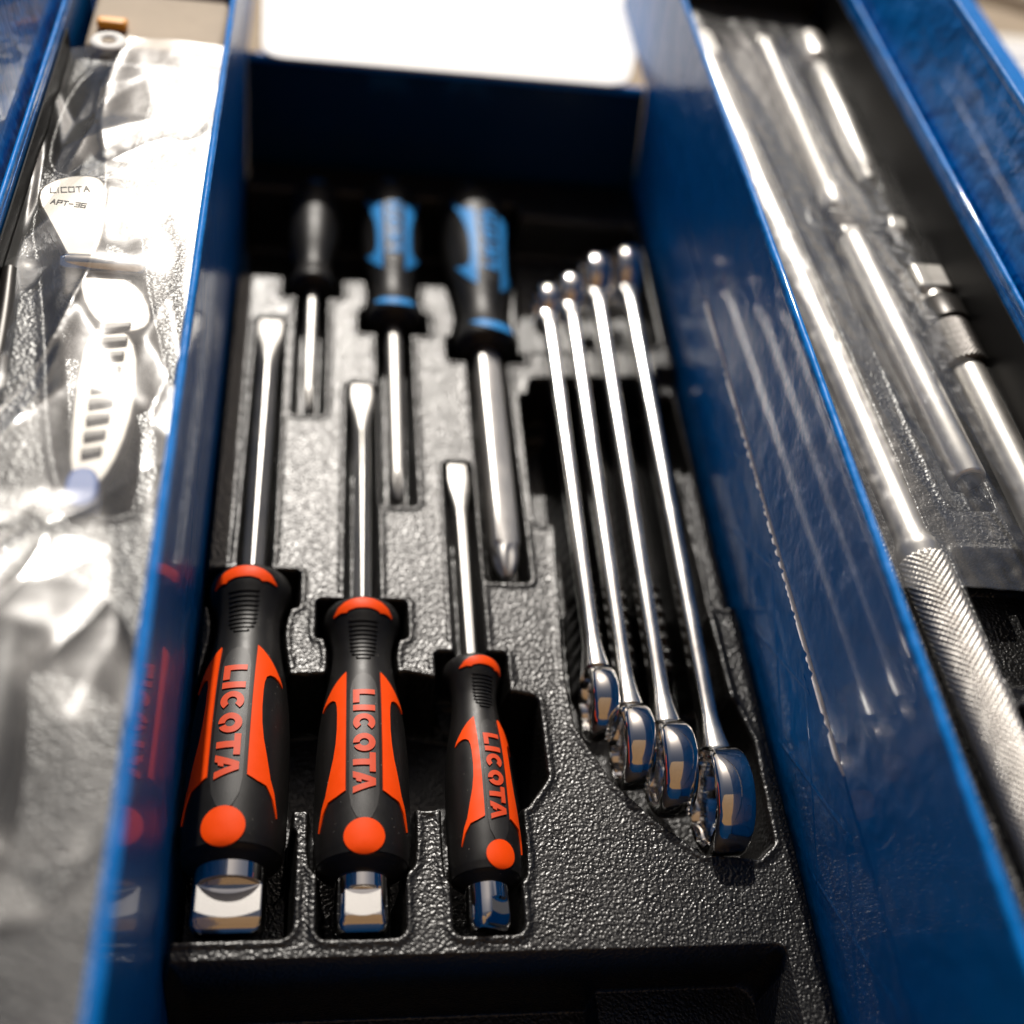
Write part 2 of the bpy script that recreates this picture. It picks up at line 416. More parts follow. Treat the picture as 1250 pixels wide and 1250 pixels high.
PROF = [(0, .50), (.006, .70), (.02, .84), (.05, .885), (.08, .87), (.13, .74), (.19, .665), (.25, .68), (.32, .75), (.41, .865), (.50, .94), (.60, .985), (.72, 1.0),
        (.84, 1.0), (.92, .985), (.965, .95), (.99, .88), (1.005, .74), (1.01, .5)]
def hprof(R, L): return lerp_prof([(t * L, r * R) for t, r in PROF])
def handle_outline(x, y, sgn, R, L, mg, dx=0.0):
    f = hprof(R, L); q = np.linspace(0, L, 26)
    l = [(x - f(a) - mg, y - sgn * a) for a in q]; r = [(x + f(a) + mg, y - sgn * a) for a in q]
    return l + r[::-1]

# drivers: (x, y of handle front, sgn: +1 shank points away, R, L)
RED = [dict(x=-44.2, y=73.5, R=18.4, L=125.5, roll=-9, blade=(6.0, 161.5, 4.9), bol=12.4, flat=6.0, fw=24, bl=22),
       dict(x=0.6, y=59, R=17.3, L=114, roll=0, blade=(5.1, 133, 4.2), bol=9.6, flat=7.3, fw=20, bl=20),
       dict(x=44.2, y=34, R=13.2, L=93, roll=18, blade=(4.4, 108, 3.1), bol=7.8, flat=6.8, fw=17, bl=16)]
BLU = [dict(x=-24.5, y=259, R=13.2, L=82, roll=176, sh=(3.0, 86)),
       dict(x=16.6, y=234, R=15.8, L=110, roll=-2, sh=(4.0, 114)),
       dict(x=62.5, y=217, R=18.0, L=126, roll=-17, sh=(6.2, 139))]

pockets = []
for d in RED:
    pockets.append((handle_outline(d['x'], d['y'], 1, d['R'], d['L'], 0.5), 0.4, 36, 2.2))
    pockets.append((rect(d['x'] - d['R'] * .93, d['x'] + d['R'] * .93, d['y'] - 12, d['y'] + 2.5), 1.5, 34, 2.6))
pockets += [(rect(-63, -27.5, -71, -40), 4, 34, 2.6), (rect(-11, 11.5, -72.5, -40), 3, 34, 2.6), (rect(35.5, 52.5, -72.5, -45), 3, 34, 2.6)]
pockets.append(([(-64, 22), (18, 25), (66, 15), (66.5, -16), (59, -26), (30, -26), (-64, -26)], 3, 44, 3.0))
for d, (hw, yt) in zip(RED, ((7.5, 235), (6.2, 191), (5.8, 142))):
    pockets.append((rect(d['x'] - hw + 1.5 + (2 if d['R'] > 18 else 0), d['x'] + hw - 1.5 - (1 if d['R'] > 18 else 0), d['y'] - 4, yt - 1.5), 1.5, 13, 2.4))
for d, (hw, yt) in zip(BLU, ((6.8, 171), (7.6, 117), (9.0, 76))):
    pockets.append((handle_outline(d['x'], d['y'], -1, d['R'], d['L'], 0.8), 0.4, 36, 2.4))
    pockets.append((rect(d['x'] - d['R'] * .95, d['x'] + d['R'] * .95, d['y'] - 2.5, d['y'] + 10), 1.5, 34, 2.6))
    pockets.append((rect(d['x'] - hw + 1.5, d['x'] + hw - 1.5, yt + 1, d['y'] + 4), 1.5, 13, 2.4))
pockets.append((rect(-60, 84, 276, 340), 6, 42, 3.0))
# wrench recess
pockets.append(([(86, 200), (148, 205), (150, 120), (146, 58), (148, 20), (153.5, -2), (152, -44), (146, -49), (126, -47), (111, -34), (96, -17), (85, 6), (84, 30), (88, 105), (84, 195)], 1.0, 30, 2.6))
pockets.append(([(88, 34), (104, 14), (148, 18), (153, -2), (151, -42), (145, -47), (127, -46), (111, -33), (96, -16), (85.5, 6)], 1.0, 27, 3.0))
pockets.append((rect(82, 92, 112, 186), 4, 40, 3.0))
pockets.append((rect(152.5, 166, 66, 212), 2, 7, 3.0))
pockets.append(([(86, 228), (150, 236), (152, 330), (90, 330)], 5, 26, 3.5))
pockets.append((rect(149, 156, 150, 200), 3, 34, 3.0))
# front compartment
pockets.append((rect(-56, 141, -240, -91), 9, 58, 3.2))

insert_m = thing('tool_insert', 'black grained plastic insert holding the screwdrivers and ring spanners in the middle', 'tool insert', (50, 100, -30))
def ins_local(o, T): o.location = Vector((-T.location[0], -T.location[1], -T.location[2]))
def beam_x(k, Y):
    (xa, ya), (xb, yb) = (((93.0, 14), (95.5, 252)), ((103.8, -5), (108.5, 261)), ((117.2, -14.5), (124, 275)), ((134.8, -28.5), (141.5, 281)))[k]
    return xa + (Y - ya) * (xb - xa) / (yb - ya)
def wrench_ridges(X, Y, H):
    """moulded dividers between the spanners, a saddle across the far end"""
    inside_ = sstep((-H - 12) / 8) * (X > 88) * (X < 152)
    r = np.full(X.shape, -40.0)
    for k in range(3):
        xm = (beam_x(k, Y) + beam_x(k + 1, Y)) / 2
        top = np.where((Y > 34) & (Y < 78), -5.0, -11.0) + 1.2 * np.sin(Y * .9)
        hw = np.where((Y > 34) & (Y < 78), 2.2, .5)
        d = np.maximum(np.abs(X - xm) - hw, 0)
        r = np.maximum(r, top - 2.6 * d - .25 * d * d)
    xm = beam_x(3, Y) + 9; r = np.maximum(r, -12 - 2.4 * np.abs(X - xm))
    r = np.where((Y > 26) & (Y < 196), r, -40)
    return np.where(inside_ > 0, np.maximum(H, H + (np.maximum(H, r) - H) * inside_), H)
fins = [([(148.6, 16), (150.6, 16), (149.6, 58), (147.6, 58)], 2.0, 3.2, 3.2), ([(92, 206), (146, 212), (146, 226), (92, 220)], 1.5, -6, 4)]
io = insert_grid('moulded_sheet', -63.8, 163.2, -205, 372, 0.6, pockets, 0, insert_m, M_insert, raised=fins, post=wrench_ridges)
ins_local(io, insert_m)

# ------------------------------------------------------------------ screwdrivers
LETTERS = {  # outlines, u along reading direction, v letter height 0..7.8
    'L': (0.0, [(0, 0), (0, 7.8), (2.3, 7.8), (2.3, 2.3), (6.4, 2.3), (6.4, 0)]),
    'I': (7.6, [(0, 0), (0, 7.8), (2.6, 7.8), (2.6, 0)]),
    'T': (28.9, [(0, 7.8), (8.0, 7.8), (8.0, 5.7), (5.2, 5.7), (5.2, 0), (2.8, 0), (2.8, 5.7), (0, 5.7)]),
    'A': (36.6, [(0, 0), (3.0, 7.8), (5.7, 7.8), (8.9, 0), (6.4, 0), (4.35, 5.6), (3.5, 2.9), (4.6, 2.9), (3.9, 1.1), (3.0, 1.1), (2.5, 0)]),
}
def ring_letter(w, a0, a1, n=26):
    cx, cy, rx, ry = w / 2, 3.9, w / 2, 3.9
    o = [(cx + rx * math.cos(a), cy + ry * math.sin(a)) for a in np.linspace(math.radians(a0), math.radians(a1), n)]
    i = [(cx + (rx - 2.3) * math.cos(a), cy + (ry - 2.3) * math.sin(a)) for a in np.linspace(math.radians(a1), math.radians(a0), n)]
    return o + i
LETTERS['C'] = (11.7, ring_letter(7.8, 42, 318))
LETTERS['O'] = (20.6, ring_letter(7.8, -65, 272))

STRIPE = [(a, 38.6 + 1.037 * (b - 36.5) + (2.0 if 86 < b < 90 else 0)) for a, b in [(6.6, 36.5), (8.6, 38.2), (10.8, 40.4), (13, 43), (15.2, 46), (17, 48.5), (18.6, 51.5), (16.2, 49.6), (14, 48.8), (12.2, 48.9), (10.9, 50), (10.3, 52.5), (10.1, 56),
          (10.1, 63), (10.5, 69), (11.4, 75), (12.9, 81), (14.8, 87), (16.6, 93), (18.6, 101), (16.2, 95.6), (13.4, 91.5), (10, 88.5), (6.6, 86.8)]]
CRESC = [(a * .9, 4.2 + (b - 2.8) * .88) for a, b in [(-14.5, 10.4), (-11.5, 6.6), (-8, 4.4), (-4, 3.2), (0, 2.8), (4, 3.2), (8, 4.4), (11.5, 6.6), (14.5, 10.4), (10, 9.7), (7.5, 10.3), (6.4, 9.3), (3, 8.6), (-3, 8.6), (-6.4, 9.3), (-7.5, 10.3), (-10, 9.7)]]
PANEL = [(a, 40 + (b - 33.2) * .99) for a, b in [(-5.0, 42), (-4.3, 37.5), (-2.4, 34.2), (0, 33.2), (2.4, 34.2), (4.3, 37.5), (5.0, 42), (5.3, 60), (5.3, 88), (4.6, 93), (2.6, 97.5), (0, 99), (-2.6, 97.5), (-4.6, 93), (-5.3, 88), (-5.3, 60)]]

def grip(root, R, L, col, col_letters, detail=True):
    """handle along -Y from its front at the origin, axis at z = 0"""
    kr, kl = R / 17.3, L / 119.0
    f = hprof(R, L)
    def surf(s, q, off):
        s, q = s * kr, q * kl
        r = f(q); a = s / r; rr = r + off
        return (rr * math.sin(a), -q, rr * math.cos(a))
    qs = np.concatenate([np.linspace(0, .09, 14), np.linspace(.1, .9, 50), np.linspace(.91, 1.01, 18)]) * L
    h = mesh_obj('handle', MB().lathe([(-q, f(q)) for q in qs], 72), M_rubber, root, smooth=60)
    m = MB(); patch(m, PANEL, surf, 1.2, 0.35); mesh_obj('logo_panel', m, M_panel, h, smooth=50)
    for sg in (1, -1):
        m = MB(); patch(m, [(s * sg, q) for s, q in (STRIPE if sg == 1 else STRIPE[::-1])], surf, 1.0, 0.55); mesh_obj('grip_stripe', m, col, h, smooth=50)
    m = MB(); patch(m, CRESC, surf, 1.0, 0.45); mesh_obj('collar_inlay', m, col, h, smooth=50)
    disc = [(7.0 * math.sin(a), 110.6 + 6.5 * math.cos(a)) for a in np.linspace(0, 2 * math.pi, 49)[:-1]]
    if detail:
        m = MB(); patch(m, disc, surf, 0.9, 0.7); mesh_obj('inlay_disc', m, col, h, smooth=50)
    for ch in 'LICOTA':
        u0, poly = LETTERS[ch]
        m = MB(); patch(m, [(v - 3.9, 49.0 + u0 + u) for u, v in poly], surf, 0.8, 0.85)
        mesh_obj('letter', m, col_letters, h, smooth=40)
    if detail:
        for k in range(10):
            q = 14.2 + k * 1.95
            hw = 6.2 - 0.12 * k - (2.2 if k == 9 else 0) - (0.6 if k == 8 else 0)
            m = MB(); rings = []
            for s in np.linspace(-hw, hw, 13):
                dn = 0.0 if abs(s) < hw * .9 else .5
                rings.append([surf(s, q - .62, -.3), surf(s, q - .38, .55 - dn), surf(s, q + .38, .55 - dn), surf(s, q + .62, -.3)])
            m.loft(rings); mesh_obj('thumb_rib', m, M_rubber, h, smooth=50)
    # thin seam ring near the back end
    qa = L * .955
    mesh_obj('end_collar', MB().lathe([(-qa + .5, f(qa) - .3), (-qa + .3, f(qa) + .35), (-qa - 2.2, f(qa + 2) + .35), (-qa - 2.5, f(qa + 2) - .4)], 72, cap=False), M_rubber, h, smooth=50)
    return h

def superring(y, w, h, n=32, p=2.0, z=0):
    out = []
    for j in range(n):
        a = 2 * math.pi * j / n; c, s = math.cos(a), math.sin(a)
        out.append((w * math.copysign(abs(s) ** (2 / p), s), y, z + h * math.copysign(abs(c) ** (2 / p), c)))
    return out

red_labels = ['largest black and orange slotted screwdriver, nearest the left blue wall',
              'mid-sized black and orange slotted screwdriver, second from the left wall',
              'smallest black and orange slotted screwdriver, beside the row of spanners']
for d, lab in zip(RED, red_labels):
    t = thing('slotted_screwdriver', lab, 'screwdriver', (d['x'], d['y'], -1.0), (0, 0, 0), 'orange screwdrivers in the near row')
    holder = t
    t.rotation_euler = (0, math.radians(d['roll']), 0)
    grip(holder, d['R'], d['L'], M_orange, M_orange_dull)
    tw, tl, sr = d['blade']
    # shank with flared slotted tip: flat upwards whatever the roll of the grip
    m = MB(); L = tl
    def hexring(y, r):
        out = []
        for j in range(32):
            a = 2 * math.pi * (j + .5) / 32; k = (a + (0 if sr > 3.6 else math.pi / 6)) % (math.pi / 3) - math.pi / 6
            rr = r * min(1.0, .90 / math.cos(k)); out.append((rr * math.sin(a), y, rr * math.cos(a)))
        return out
    rings = [hexring(-3, sr), hexring(0.0, sr)]
    for a in np.linspace(4, L - 34, 8): rings.append(hexring(a, sr))
    rings += [superring(L - 28, sr * 1.0, sr * .92, p=2.4), superring(L - 21, tw * .92, sr * .72, p=2.8), superring(L - 15, tw * 1.08, sr * .52, p=3.2), superring(L - 9, tw * 1.12, sr * .36, p=4), superring(L - 2, tw * 1.0, sr * .22, p=5), superring(L, tw * .98, sr * .17, p=6)]
    m.loft(rings)
    sh = mesh_obj('shank', m, M_shank, holder, smooth=18)
    sh.rotation_euler = (0, -math.radians(d['roll']), 0)
    # through-tang striking cap with milled flats
    m = MB(); b, fl, Lb = d['bol'], d['flat'], d['bl']; y = -d['L']
    rings = []
    for q, r, cut in [(-2, b, 0), (6.2, b, 0), (6.9, b, 1), (Lb - 4.2, b, 1), (Lb - 3.6, b * .99, .95), (Lb - 2.0, b * .94, .76), (Lb - .6, b * .84, .56), (Lb, b * .72, .42)]:
        ring = []
        for j in range(64):
            a = 2 * math.pi * j / 64; x, z = r * math.sin(a), r * math.cos(a)
            if cut: z = max(-fl * cut, min(fl * cut, z))
            ring.append((x, y - q, z))
        rings.append(ring)
    m.loft(rings)
    cap = mesh_obj('striking_cap', m, M_chrome, holder, smooth=30)
    cap.rotation_euler = (0, math.radians(12 if d['R'] < 14 else -d['roll']), 0)
    hw = math.sqrt(b * b - fl * fl) - .25
    sag = hw * .28
    xs_ = np.linspace(-hw, hw, 17)
    ol = [(x, y - Lb + 3.9 + (x / hw) ** 2 * sag * .8) for x in xs_] + [(x, y - 7.0 - (1 - (x / hw) ** 2) * sag) for x in xs_[::-1]]
    m = MB(); m.loft([[(a, c, fl - .3) for a, c in ol], [(a, c, fl + .08) for a, c in ol]])
    mesh_obj('milled_flat', m, M_ground_steel, cap, smooth=0)

blu_labels = ['small black cross-head screwdriver at the far left with its blue inlays turned face down',
              'mid-sized black and light blue cross-head screwdriver in the far row',
              'largest black and light blue cross-head screwdriver, in front of the spanners\' far ends']
blu_labels[2] = 'largest black and light blue cross-head screwdriver, nearest the spanners'
for d, lab in zip(BLU, blu_labels):
    t = thing('cross_head_screwdriver', lab, 'screwdriver', (d['x'], d['y'], -1.0), (0, 0, 0), 'blue screwdrivers in the far row')
    t.rotation_euler = (0, math.radians(d['roll']), math.pi)
    t.rotation_mode = 'XYZ'
    h = grip(t, d['R'], d['L'], M_cyan, M_cyan, detail=False)
    sr, L = d['sh']
    m = MB(); rings = [superring(-3, sr, sr), superring(0, sr, sr)]
    for a in np.linspace(4, L - 16, 6): rings.append(superring(a, sr, sr * .92, p=2.3 if sr < 5 else 4.5))
    def cross(y, r, g):
        out = []
        for j in range(32):
            a = 2 * math.pi * j / 32; k = abs(math.cos(2 * (a + math.pi / 4)))  # four flutes
            rr = r * (1 - g * (1 - k ** .7)); out.append((rr * math.sin(a), y, rr * math.cos(a)))
        return out
    rings += [cross(L - 15, sr, 0.0), cross(L - 12.5, sr * .98, .18), cross(L - 9, sr * .95, .42), cross(L - 4, sr * .72, .5), cross(L - 1, sr * .45, .45), cross(L, sr * .3, .4)]
    m.loft(rings); mesh_obj('shank', m, M_shank if sr < 5 else M_satin, t, smooth=35)
    m = MB().lathe([(-d['L'] + .5, d['R'] * .62), (-d['L'] - 6, d['R'] * .6), (-d['L'] - 8, d['R'] * .5)], 40)
    mesh_obj('end_cap', m, M_cyan, t, smooth=50)

# ------------------------------------------------------------------ ring spanners standing on edge
def ring_end(R, hole, th, x0=0):
    """ring whose axis is X, centred on the origin: rounded outer band, twelve-point hole"""
    m = MB(); N = 96; rings = []
    outer = [(-th / 2, R - 2.6), (-th / 2 + .25, R - 1.7), (-th / 2 + 1.0, R - .75), (-th / 2 + 2.6, R - .12), (0, R), (th / 2 - 2.6, R - .12), (th / 2 - 1.0, R - .75), (th / 2 - .25, R - 1.7), (th / 2, R - 2.6)]
    def tooth(a): return hole * (1 - 0.085 * abs(math.sin(6 * a)) ** .8)
    rows = []
    for x, r in outer: rows.append([(x0 + x, r * math.sin(2 * math.pi * j / N), r * math.cos(2 * math.pi * j / N)) for j in range(N)])
    for x, e in ((th / 2, .9), (th / 2 - .9, 0), (-th / 2 + .9, 0), (-th / 2, .9)):
        rows.append([(x0 + x, (tooth(2 * math.pi * j / N) + e) * math.sin(2 * math.pi * j / N), (tooth(2 * math.pi * j / N) + e) * math.cos(2 * math.pi * j / N)) for j in range(N)])
    rows.append(rows[0])
    m.loft(rows, cap=False); return m

WR = [dict(near=(93.0, 14, 2), R1=15.5, t1=10.6, far=(95.5, 252, 4), R2=14.0, t2=9.5, bw=6.0, lab='smallest chrome ring spanner, nearest the orange screwdrivers'),
      dict(near=(103.8, -5, 2), R1=17.0, t1=11.8, far=(108.5, 261, 4), R2=15.0, t2=10.5, bw=6.3, lab='second smallest chrome ring spanner in the row of four'),
      dict(near=(117.2, -14.5, 2), R1=18.8, t1=13.2, far=(124, 275, 5), R2=17.0, t2=11.5, bw=6.7, lab='second largest chrome ring spanner in the row of four'),
      dict(near=(134.8, -28.5, 2), R1=20.8, t1=14.6, far=(141.5, 281, 5), R2=18.0, t2=12, bw=6.9, lab='largest chrome ring spanner, nearest the right blue wall')]
for w in WR:
    n, fr = Vector(w['near']), Vector(w['far'])
    t = thing('ring_spanner', w['lab'], 'spanner', (n.x, n.y, n.z), (0, 0, 0), 'chrome ring spanners standing on edge')
    dlt = fr - n; ang = math.atan2(-dlt.x, dlt.y)
    a = ring_end(w['R1'], w['R1'] - 4.0, w['t1'], 0.8); o = mesh_obj('ring_end', a, M_chrome, t, smooth=45); o.rotation_euler = (0, 0, ang)
    b = ring_end(w['R2'], w['R2'] - 3.6, w['t2'], 0.8); o = mesh_obj('ring_end', b, M_chrome, t, smooth=45); o.location = dlt * MM; o.rotation_euler = (0, 0, ang)
    m = MB(); rings = []; D = dlt.length; bw = w['bw'] / 2
    prof = [(w['R1'] - 4.2, bw * 1.8, 10, 2), (w['R1'] - 1, bw * 1.6, 8.2, 3), (w['R1'] + 4, bw * 1.35, 6.6, 3.5), (w['R1'] + 11, bw * 1.05, 5.6, 4), (w['R1'] + 25, bw, 5.4, 4.2), (D * .5, bw, 5.6, 4.2),
            (D - w['R2'] - 25, bw, 5.4, 4.2), (D - w['R2'] - 10, bw * 1.05, 5.6, 3.6), (D - w['R2'] - 4, bw * 1.3, 6.2, 2.6), (D - w['R2'] - 1, bw * 1.7, 7.2, 1), (D - w['R2'] + 3.8, bw * 1.9, 8.2, 0)]
    for y, hw, hh, zc in prof: rings.append(superring(y, hw, hh, n=32, p=3.4, z=zc))
    m.loft(rings)
    bar = mesh_obj('shank_bar', m, M_beam, t, smooth=45)
    bar.rotation_euler = (math.asin(dlt.z / D), 0, ang)

# ------------------------------------------------------------------ white card lying across the far end
def rounded_poly(pts, rad, n=8):
    out = []
    for i, p in enumerate(pts):
        a = Vector(pts[i - 1]) - Vector(p); b = Vector(pts[(i + 1) % len(pts)]) - Vector(p)
        a.normalize(); b.normalize(); P = Vector(p)
        for k in range(n + 1):
            t = k / n; out.append(tuple(P + a * rad * (1 - t) ** 2 + b * rad * t ** 2))
    return out
cp = rounded_poly([(-55.0, 373), (145.3, 376), (206, 586), (-64, 586)], 13)
m = MB(); m.loft([[(x, y, 62.7) for x, y in cp], [(x, y, 63.9) for x, y in cp]])
tag(mesh_obj('white_card', m, M_white, smooth=30), 'blank white card with rounded corners lying over the far end wall', 'card')

# ------------------------------------------------------------------ right tray: insert and long tools
RZ = 98
insert_r = thing('tool_insert', 'black plastic insert under film in the right-hand tray, holding long silver drive bars', 'tool insert', (205, 100, 66))
def cap_slot(x0, y0, x1, y1, r):
    dx, dy = x1 - x0, y1 - y0; l = math.hypot(dx, dy); nx, ny = -dy / l * .01, dx / l * .01
    return ([(x0 + nx, y0 + ny), (x1 + nx, y1 + ny), (x1 - nx, y1 - ny), (x0 - nx, y0 - ny)], r)
rp = []
for (a, r, dp) in ((cap_slot(174, 372, 188.5, 12, 7.5), None, 12), (cap_slot(188.5, 12, 199, -230, 10.5), None, 14), (cap_slot(212, 374, 212.5, 220, 8), None, 12),
                   (cap_slot(237.5, 374, 235.5, 243, 9), None, 12), (cap_slot(212.5, 196, 219, 46, 9.5), None, 12), (cap_slot(238, 170, 241, -60, 11), None, 12),
                   (cap_slot(207, 214, 236, 208, 5), None, 10)):
    rp.append((a[0], a[1], dp, 2.6))
rp.append((rect(206, 246, -34, 16), 2, 22, 3)); rp.append((rect(206, 246, -200, -48), 2, 22, 3))
io = insert_grid('moulded_sheet', 157.8, 246.8, -235, 392, 0.8, rp, RZ, insert_r, M_insert)
ins_local(io, insert_r)

mesh_obj('side_flange', MB().box(246.1 - 205, 246.7 - 205, -335, 292, RZ - 72, 62), M_flange, insert_r, smooth=0)
mesh_obj('end_flange', MB().box(158 - 205, 246 - 205, 292.2, 292.9, RZ - 72, 60), M_flange, insert_r, smooth=0)
def knurl(y0, y1, r, n_start, pitch, depth, nt=150, ny=240):
    m = MB(); rings = []
    for i in range(ny + 1):
        y = y0 + (y1 - y0) * i / ny; ring = []
        for j in range(nt):
            a = 2 * math.pi * j / nt
            u = (a * r + y * .95) / pitch; v = (a * r - y * .95) / pitch
            c = max(abs(math.sin(math.pi * u)), 0) * max(abs(math.sin(math.pi * v)), 0)
            rr = r + depth * (c ** .5 - .6)
            e = min(i, ny - i) / ny * (y1 - y0 if y1 > y0 else y0 - y1)
            rr -= max(0, 1.2 - e) * .8
            ring.append((rr * math.sin(a), y, rr * math.cos(a)))
        rings.append(ring)
    return m.loft(rings)
def bar_thing(name, label, cat, p0, p1, z, group='silver drive tools in the right tray'):
    """local +Y runs from p0 to p1"""
    d = Vector((p1[0] - p0[0], p1[1] - p0[1], 0)); t = thing(name, label, cat, (p0[0], p0[1], z), (0, 0, math.atan2(-d.x, d.y)), group)
    return t, d.length
t, L = bar_thing('breaker_bar', 'long silver breaker bar with knurled grip beside the left rim of the right tray', 'breaker bar', (199, -225), (174, 366), 99)
mesh_obj('knurled_grip', knurl(0, 238, 8.2, 0, 2 * math.pi * 8.2 / 22, 1.15, nt=176, ny=560), M_knurl, t, smooth=180)
mesh_obj('shaft', MB().lathe([(236, 6.9), (239, 6.9), (241, 7.6), (244, 7.6), (246, 6.6), (250, 5.9), (560, 5.9), (566, 6.4), (572, 7)], 40), M_satin, t, smooth=40)
h = mesh_obj('drive_head', MB().box(-8, 8, 566, 592, -6, 7), M_satin, t, smooth=30, bevel=2.5)
m = MB(); m.lathe([(-9.2, 4), (9.2, 4)], 24); m.v = [(y, x + 579, z) for x, y, z in m.v]
mesh_obj('pivot_pin', m, M_darksteel, h, smooth=40)
t, L = bar_thing('extension_bar', 'plain silver extension bar at the far end, left of the short one', 'extension bar', (212.2, 216), (211.6, 372), 100)
mesh_obj('shaft', MB().lathe([(0, 6), (1, 6.6), (14, 6.6), (17, 5.2), (146, 5.2), (148, 5)], 40), M_satin, t, smooth=40)
mesh_obj('square_drive', MB().box(-4, 4, 147, 156, -4, 4), M_satin, t, smooth=20, bevel=.8)
t, L = bar_thing('short_extension', 'short silver extension with a wide socket head at the far right', 'extension bar', (235.6, 241), (237.4, 376), 100)
hd = mesh_obj('shaft', MB().lathe([(0, 4.5), (2, 5.2), (9, 5.6), (11, 6.6), (100, 6.6), (104, 4.6), (108, 4.6)], 40), M_satin, t, smooth=40)
mesh_obj('socket_head', MB().lathe([(107, 7), (109, 9), (130, 9), (132, 8)], 40), M_satin, t, smooth=40)
mesh_obj('detent_ball', MB().lathe([(4, .2), (4.6, 1.3), (5.5, 1.8), (6.4, 1.3), (7, .2)], 16, axis=(0, 4.6)), M_chrome, hd)
t, L = bar_thing('thick_extension', 'thick plain silver bar in the middle of the right tray, ending flat', 'extension bar', (218.8, 49.5), (212.8, 198), 101)
mesh_obj('shaft', MB().lathe([(0, 5.9), (.5, 6.6), (1.2, 6.9), (141, 6.9), (144, 6.2), (146, 4.6)], 48), M_satin, t, smooth=40)
mesh_obj('end_ring', MB().lathe([(-.5, 3), (-.5, 5.0), (.1, 5.4), (.4, 5.4)], 40), M_darksteel, t, smooth=40)
mesh_obj('square_drive', MB().box(-4, 4, 145, 151, -4, 4), M_satin, t, smooth=20, bevel=.8)
# sliding T piece between the bars
t = thing('sliding_coupler', 'small dark steel coupler lying crosswise between the silver bars', 'coupler', (222, 211, 99), (0, 0, math.radians(-12)), None)
m = MB(); m.lathe([(-15, 3.6), (-14, 4.4), (-4, 4.4), (-3, 3.4), (5, 3.4), (6, 4.4), (15, 4.4), (16, 3.4)], 32); m.v = [(y, x, z) for x, y, z in m.v]
bodyc = mesh_obj('barrel', m, M_darksteel, t, smooth=40)
mesh_obj('joint_block', MB().box(13, 22, -5, 5, -4, 4.6), M_satin, t, smooth=30, bevel=1.6)
t, L = bar_thing('locking_extension', 'silver extension with square cap and dark knurled collar, right edge of the right tray', 'extension bar', (242, -70), (238.6, 172), 101)
mesh_obj('shaft', MB().lathe([(0, 6.8), (1, 7.2), (182, 7.2), (184, 7.2)], 40), M_satin, t, smooth=40)
kc = mesh_obj('knurled_collar', knurl(180, 205, 9.4, 0, 2 * math.pi * 9.4 / 32, 0.6, nt=192, ny=70), M_darkknurl, t, smooth=180)
mesh_obj('collar_ring', MB().lathe([(204.5, 8.4), (205.5, 10.6), (217, 10.6), (219, 9.4), (219.5, 7)], 48), M_darksteel, t, smooth=40)
mesh_obj('neck', MB().lathe([(213, 6.6), (226, 6.6)], 40), M_satin, t, smooth=40)
mesh_obj('square_cap', MB().box(-7.6, 7.6, 225, 241, -7, 7.6), M_satin, t, smooth=30, bevel=1.6)

# ------------------------------------------------------------------ left tray: insert, pliers, cutter
LZ = 116
insert_l = thing('tool_insert', 'black plastic insert under wrinkled film in the left-hand tray, holding the pliers', 'tool insert', (-97, 60, 66))
lp = []
lp.append((smooth_poly([(-124, 160), (-96, 178), (-88, 120), (-72, 60), (-70, 20), (-80, 10), (-94, 20), (-110, 110)]), 3, 16, 3))
lp.append((smooth_poly([(-86, -20), (-70, -36), (-68, -80), (-80, -110), (-100, -110), (-112, -60), (-108, -20)]), 3, 18, 4))
lp.append((smooth_poly([(-123, 185), (-118, 256), (-96, 256), (-100, 190), (-110, 180)]), 3, 22, 4))
io = insert_grid('moulded_sheet', -128.8, -64.4, -235, 266, 0.8, lp, LZ, insert_l, M_insert); ins_local(io, insert_l)

mesh_obj('side_flange', MB().box(-129.5 + 97, -128.9 + 97, -295, 206, LZ - 72, 62), M_flange, insert_l, smooth=0)
t = thing('adjustable_pliers', 'nickel-plated pliers with toothed jaw and blue-tipped handles under film in the left tray', 'pliers', (-100, 120, LZ + 1))
def pl(name, poly, z0, z1, mat, parent=t, bevel=1.2):
    m = MB(); m.loft([[(x + 100, y - 120, z0) for x, y in poly], [(x + 100, y - 120, z1) for x, y in poly]])
    return mesh_obj(name, m, mat, parent, smooth=35, bevel=bevel)
hp = pl('head_plate', smooth_poly([(-127, 160), (-118, 172), (-103, 174), (-99, 160), (-97, 125), (-107, 119), (-116, 138)], 2), -3, 3.5, M_plierhead)
m = MB(); m.lathe([(-14, 3.4), (-12, 4.2), (12, 4.2), (14, 3.4)], 24); m.v = [(y + 4, x - 0, z + 2.6) for x, y, z in m.v]
mesh_obj('cross_bar', m, M_chrome, t, smooth=40)
jw = pl('jaw', smooth_poly([(-106, 118), (-84, 116), (-74, 92), (-84, 84), (-98, 92)], 2), -4, 2.5, M_plierhead)
hd = pl('handle_bar', smooth_poly([(-98, 92), (-80, 88), (-76, 50), (-82, 16), (-93, 16), (-97, 50)], 2), -3, 2, M_plierhead)
for k in range(9):
    yy = 86 - k * 7.2; xx = -93 + .3 * k
    pl('tooth', [(xx, yy), (xx + 10 - .5 * k, yy + 2.2), (xx + 10 - .5 * k, yy + 4.6), (xx, yy + 3.2)], 1.5, 3.6, M_darksteel, hd, .4)
pl('blue_sleeve', smooth_poly([(-93.5, 24), (-84, 24), (-83, 8), (-93, 8)], 2), -5, 3.6, principled('deep_blue_plastic', (0.01, 0.09, 0.38), .4))
